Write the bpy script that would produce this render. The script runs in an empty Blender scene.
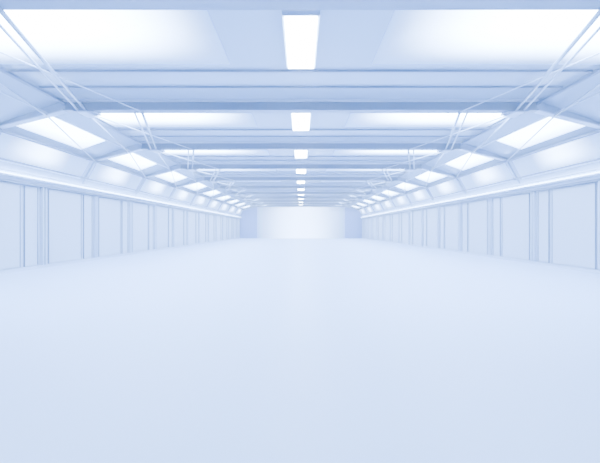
import bpy, bmesh, math
from mathutils import Vector, Matrix
S=bpy.context.scene
CZ=1.6; HW=10.7; D0=-8.0; D1=66.6; BAY=5.95; B0=6.5
ZD=5.80      # deck
XK=7.7       # first break
XM=9.95; ZM=5.0   # second break
ZE=3.63      # eave
ks=list(range(-2,11))

# ---------- materials
def mat(name,col,rough=.5,spec=.5,noise=0.0,scale=3.0):
    m=bpy.data.materials.new(name); m.use_nodes=True
    nt=m.node_tree; b=nt.nodes['Principled BSDF']
    b.inputs['Roughness'].default_value=rough
    b.inputs['Specular IOR Level'].default_value=spec
    tc=nt.nodes.new('ShaderNodeTexCoord'); n=nt.nodes.new('ShaderNodeTexNoise')
    n.inputs['Scale'].default_value=scale; n.inputs['Detail'].default_value=4
    nt.links.new(tc.outputs['Object'],n.inputs['Vector'])
    r=nt.nodes.new('ShaderNodeMix'); r.data_type='RGBA'
    r.inputs[6].default_value=(*[c*(1-noise) for c in col],1)
    r.inputs[7].default_value=(*[min(1,c*(1+noise)) for c in col],1)
    nt.links.new(n.outputs['Fac'],r.inputs[0]); nt.links.new(r.outputs[2],b.inputs['Base Color'])
    return m
def emi(name,col,st):
    m=bpy.data.materials.new(name); m.use_nodes=True
    nt=m.node_tree; b=nt.nodes['Principled BSDF']
    b.inputs['Base Color'].default_value=(.5,.62,.78,1)
    b.inputs['Emission Color'].default_value=(*col,1); b.inputs['Emission Strength'].default_value=st
    return m
def emi_grad(name,col,st,lo,xr,yr=None,y2=None):
    """emissive surface with the falloff painted in, dimming toward the edges (object space)"""
    m=emi(name,col,st); nt=m.node_tree; b=nt.nodes['Principled BSDF']
    tc=nt.nodes.new('ShaderNodeTexCoord'); sx=nt.nodes.new('ShaderNodeSeparateXYZ')
    nt.links.new(tc.outputs['Object'],sx.inputs[0])
    ab=nt.nodes.new('ShaderNodeMath'); ab.operation='ABSOLUTE'; nt.links.new(sx.outputs[0],ab.inputs[0])
    def mr(src,lim):
        a=nt.nodes.new('ShaderNodeMapRange'); a.interpolation_type='SMOOTHSTEP'
        a.inputs[1].default_value=lim[0]; a.inputs[2].default_value=lim[1]; nt.links.new(src,a.inputs[0]); return a.outputs[0]
    out=mr(ab.outputs[0],xr)
    for q in (yr,y2):
        if q:
            mu=nt.nodes.new('ShaderNodeMath'); mu.operation='MULTIPLY'
            nt.links.new(out,mu.inputs[0]); nt.links.new(mr(sx.outputs[1],q),mu.inputs[1]); out=mu.outputs[0]
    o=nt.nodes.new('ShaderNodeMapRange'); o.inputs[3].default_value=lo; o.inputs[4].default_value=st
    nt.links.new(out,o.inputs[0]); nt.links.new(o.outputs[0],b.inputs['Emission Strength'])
    return m
BL=(.46,.655,1.0)
M_floor=mat('floor_epoxy',(.58,.75,1.0),.45,.4,.008,.4)
M_wall=mat('wall_paint',(.42,.50,.62),.45,.4,.02,1.0)
M_panel=mat('wall_panel_paint',(.50,.58,.69),.4,.4,.02,1.0)
M_deck=mat('ceiling_deck',(.38,.48,.62),.2,.8,.03,.6)
M_beam=mat('painted_steel',(.19,.255,.365),.3,.6,.03,2)
M_trim=mat('trim_paint',(.19,.25,.345),.35,.5,.02,2)
M_pale=mat('pale_trim',(.55,.65,.79),.3,.5,.02,2)
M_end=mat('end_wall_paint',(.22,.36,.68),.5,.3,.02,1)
E_tube=emi('luminaire_diffuser',(.66,.81,1),85)
E_pan=emi_grad('panel_diffuser',BL,48,.5,(1.8,5.0),(2.75,.8))
E_sky=emi_grad('rooflight_glazing',BL,32,10,(9.7,8.9),(5.2,2.6))
E_sky2=emi_grad('rooflight_glazing_low',BL,13,.5,(10.5,10.2),(4.3,2.6),(.6,2.6))
E_cove=emi('cove_strip',BL,30)
E_endglow=emi_grad('end_wall_painted_glow',(.46,.65,1),10,.25,(7.8,.8))  # no lamp here: hazy far-end glow painted as emission on the end wall

class B:
    def __init__(s,mats): s.bm=bmesh.new(); s.m=mats
    def hexa(s,p,mi=0):
        v=[s.bm.verts.new(q) for q in p]
        for f in ((0,3,2,1),(4,5,6,7),(0,1,5,4),(1,2,6,5),(2,3,7,6),(3,0,4,7)):
            fc=s.bm.faces.new([v[i] for i in f]); fc.material_index=mi
    def box(s,x0,x1,y0,y1,z0,z1,mi=0):
        if x0>x1:x0,x1=x1,x0
        s.hexa([(x0,y0,z0),(x1,y0,z0),(x1,y1,z0),(x0,y1,z0),(x0,y0,z1),(x1,y0,z1),(x1,y1,z1),(x0,y1,z1)],mi)
    def bar(s,a,b,w,h,mi=0,up=(0,0,1)):
        a=Vector(a);b=Vector(b);d=(b-a).normalized(); u=Vector(up)
        r=d.cross(u).normalized(); u=r.cross(d).normalized()
        r=r*w/2;u=u*h/2
        s.hexa([a-r-u,a+r-u,b+r-u,b-r-u,a-r+u,a+r+u,b+r+u,b-r+u],mi)
    def tube(s,a,b,rad,mi=0,n=10):
        a=Vector(a);b=Vector(b);d=(b-a).normalized(); u=Vector((0,0,1)) if abs(d.z)<.9 else Vector((1,0,0))
        r=d.cross(u).normalized(); u=r.cross(d).normalized()
        A=[];C=[]
        for i in range(n):
            t=2*math.pi*i/n; o=(r*math.cos(t)+u*math.sin(t))*rad
            A.append(s.bm.verts.new(a+o)); C.append(s.bm.verts.new(b+o))
        for i in range(n):
            j=(i+1)%n; f=s.bm.faces.new([A[i],A[j],C[j],C[i]]); f.material_index=mi; f.smooth=True
        for L in (A,C[::-1]): s.bm.faces.new(L).material_index=mi
    def obj(s,name,loc=(0,0,0),bevel=0):
        bmesh.ops.recalc_face_normals(s.bm,faces=s.bm.faces)
        me=bpy.data.meshes.new(name); s.bm.to_mesh(me); s.bm.free()
        for m in s.m: me.materials.append(m)
        o=bpy.data.objects.new(name,me); o.location=loc; S.collection.objects.link(o)
        if bevel:
            bv=o.modifiers.new('bevel','BEVEL'); bv.width=bevel; bv.segments=2; bv.limit_method='ANGLE'
        return o
def dup(o,loc):
    n=bpy.data.objects.new(o.name.split('.')[0],o.data); n.location=loc; S.collection.objects.link(n)
    for m in o.modifiers:
        k=n.modifiers.new(m.name,m.type); k.width=m.width; k.segments=m.segments; k.limit_method=m.limit_method
    return n

# ---------- shell
b=B([M_floor]); b.box(-HW-.2,HW+.2,D0-.2,D1+.2,-.2,0); b.obj('floor')
b=B([M_deck])
prof=[(-HW,ZE),(-XM,ZM),(-XK,ZD),(XK,ZD),(XM,ZM),(HW,ZE)]
T=.18
for (xa,za),(xb,zb) in zip(prof,prof[1:]):
    b.hexa([(xa,D0,za),(xb,D0,zb),(xb,D1,zb),(xa,D1,za),(xa,D0,za+T),(xb,D0,zb+T),(xb,D1,zb+T),(xa,D1,za+T)])
b.obj('ceiling')
for s,n in ((-1,'left'),(1,'right')):
    b=B([M_wall]); b.box(s*HW,s*(HW+.2),D0,D1,0,ZE+.18); b.obj('wall_'+n)
    b=B([M_pale]); b.box(s*HW,s*(HW-.05),D0,D1,0,.12); b.obj('baseboard_'+n)
    b=B([M_panel,M_trim,M_pale]); ph=15.7 if s<0 else 17.4
    y=ph-4*6
    while y<D1-.5:
        if y>D0+.1:
            b.box(s*HW,s*(HW-.13),y-.12,y-.06,.12,ZE-.32,2)
            b.box(s*HW,s*(HW-.07),y-.06,y+.06,.12,ZE-.32,1)
            b.box(s*HW,s*(HW-.13),y+.06,y+.12,.12,ZE-.32,2)
        for (p0,p1) in ((.35,2.75),(2.95,3.7)):
            a0=y+p0;a1=y+p1
            if a0<D0+.1 or a1>D1-.1: continue
            z0,z1=.14,ZE-.36;w=.035
            b.box(s*HW,s*(HW-.035),a0+w,a1-w,z0+w,z1-w,0)
            for q in ((a0,a0+w,z0,z1),(a1-w,a1,z0,z1)):
                b.box(s*HW,s*(HW-.05),*q,1)
            for q in ((a0+w,a1-w,z0,z0+w),(a0+w,a1-w,z1-w,z1)):
                b.box(s*HW,s*(HW-.045),*q,0)
        y+=4
    b.obj('wall_panelling_'+n,bevel=.008)
    b=B([M_pale,M_trim,E_cove])
    b.box(s*HW,s*(HW-.16),D0,D1,ZE-.32,ZE-.24,1)
    b.box(s*HW,s*(HW-.10),D0,D1,ZE-.24,ZE-.12,0)
    b.box(s*HW,s*(HW-.30),D0,D1,ZE-.12,ZE-.06,0)
    b.box(s*(HW-.05),s*(HW-.2),D0,D1,ZE-.06,ZE-.02,2)
    b.obj('trim_1' if s<0 else 'trim_2')
b=B([M_wall]); b.box(-HW,HW,D0-.2,D0,0,ZD+.18); b.obj('wall_rear')
b=B([M_end,M_trim,E_endglow])
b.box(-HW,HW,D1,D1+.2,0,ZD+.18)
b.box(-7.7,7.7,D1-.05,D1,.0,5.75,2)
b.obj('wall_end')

# ---------- roof frames
zb=5.44
def sl(x,off=0):
    if x<=XK: return ZD-off
    if x<=XM: return ZD+(ZM-ZD)*(x-XK)/(XM-XK)-off
    return ZM+(ZE-ZM)*(x-XM)/(HW-XM)-off
def frame():
    b=B([M_beam,M_pale,M_deck])
    b.box(-XK,XK,-.05,.05,zb+.05,ZD-.06)
    b.box(-XK,XK,-.17,.17,zb,zb+.05)
    b.box(-XK,XK,-.17,.17,ZD-.06,ZD,1)
    for s in (-1,1):
        # tapering rafter
        b.hexa([(s*XK,-.05,zb+.03),(s*XM,-.05,ZM-.1),(s*XM,.05,ZM-.1),(s*XK,.05,zb+.03),
                (s*XK,-.05,ZD),(s*XM,-.05,ZM),(s*XM,.05,ZM),(s*XK,.05,ZD)],2)
        b.bar((s*(XK-.02),0,zb+.025),(s*XM,0,ZM-.1),.26,.04,1)
        b.bar((s*XM,0,ZM-.06),(s*(HW-.12),0,ZE+.16),.08,.08,2)
        x=s*7.0
        b.box(x-.34,x+.34,-.24,.24,zb-.06,zb)
        b.box(x-.16,x+.16,-.32,.32,zb-.11,zb-.06,1)
        for i in (-.24,.24):
            for j in (-.12,.12): b.tube((x+i,j,zb-.09),(x+i,j,zb-.06),.03)
    return b
o=frame().obj('roof_beam',(0,B0,0),bevel=.006)
for k in ks:
    if k!=0: dup(o,(0,B0+BAY*k,0))
b=B([M_beam,M_pale])
for yy in (3.55,4.7):
    b.box(-XK,XK,yy-.04,yy+.04,ZD-.06,ZD)
p=b.obj('roof_purlin',(0,B0,0))
for k in ks:
    if k not in(0,10): dup(p,(0,B0+BAY*k,0))
# bracing
b=B([M_deck,M_pale])
for s in (-1,1):
    z=zb-.03
    b.tube((s*5.2,0,z),(s*7,BAY,z+.02),.045)
    b.tube((s*5.45,0,z),(s*7.25,BAY,z+.02),.03,1)
    b.tube((s*7,0,z),(s*5.2,BAY,z+.02),.018,1)
    b.tube((s*7.05,0,z),(s*8.3,BAY,sl(8.3,.3)),.035,0)
    b.tube((s*8.3,0,sl(8.3,.3)),(s*9.9,BAY,sl(9.9,.2)),.025,1)
r=b.obj('roof_brace',(0,B0,0))
for k in ks:
    if k not in(0,10): dup(r,(0,B0+BAY*k,0))
for s in (-1,1):
    b=B([M_pale,M_beam])
    for x,o_,rr,mi in ((7.72,.1,.05,1),(8.3,.2,.03,0),(9.85,.2,.05,1),(9.95,.14,.05,0),(10.32,.3,.035,1),(10.5,.3,.03,0)):
        b.tube((s*x,D0,sl(x,o_)),(s*x,D1-.05,sl(x,o_)),rr,mi)
    b.obj('ceiling_pipe_run')

# ---------- lights (rearmost bay switched off)
b=B([M_pale,E_tube])
W=.31;L=2.25
b.box(-W-.05,W+.05,-.05,L+.05,-.0,.16,0)
b.box(-W,W,0,L,-.03,0.001,1)
lf=b.obj('linear_ceiling_light',(0,B0+.7,5.62))
b=B([M_deck,E_pan])
for s in (-1,1):
    b.box(s*1.8,s*7.6,0,2.75,-.02,0,1)
lp=b.obj('ceiling_light_panel',(0,B0+.4,ZD))
b=B([M_deck,E_sky,E_sky2])
for s in (-1,1):
    for mi,(x0,x1,y0,y1) in ((1,(8.5,9.65,.3,4.2)),(2,(10.02,10.5,.3,5.6))):
        def P(x,y,o): return (s*x,y,sl(x,o))
        b.hexa([P(x0,y0,.02),P(x1,y0,.02),P(x1,y1,.02),P(x0,y1,.02),P(x0,y0,0),P(x1,y0,0),P(x1,y1,0),P(x0,y1,0)],mi)
        if mi==1:
            for a,c in (((x0,y0),(x1,y0)),((x1,y0),(x1,y1)),((x1,y1),(x0,y1)),((x0,y1),(x0,y0))):
                b.bar(P(*a,.02),P(*c,.02),.04,.05,0)
sk=b.obj('ceiling_skylight',(0,B0,0))
for k in ks:
    if k in (0,10,-2): continue
    dup(lf,(0,B0+.7+BAY*k,5.62))
    if k!=-1: dup(lp,(0,B0+.4+BAY*k,ZD))
    dup(sk,(0,B0+BAY*k,0))

# world: thin haze
w=bpy.data.worlds.new('world'); S.world=w; w.use_nodes=True
nt=w.node_tree
nt.nodes['Background'].inputs[0].default_value=(.75,.85,1,1)
nt.nodes['Background'].inputs[1].default_value=.5
v=nt.nodes.new('ShaderNodeVolumeScatter'); v.inputs['Density'].default_value=.006
v.inputs['Color'].default_value=(.85,.93,1,1); v.inputs['Anisotropy'].default_value=.3
nt.links.new(v.outputs[0],[n for n in nt.nodes if n.type=='OUTPUT_WORLD'][0].inputs['Volume'])
# camera
c=bpy.data.cameras.new('camera'); co=bpy.data.objects.new('camera',c); S.collection.objects.link(co)
co.location=(0,0,CZ); co.rotation_euler=(math.pi/2,0,0)
c.sensor_width=36; c.lens=380/600*36; c.shift_x=-1/600; c.shift_y=-2.5/600; c.clip_end=300
S.camera=co
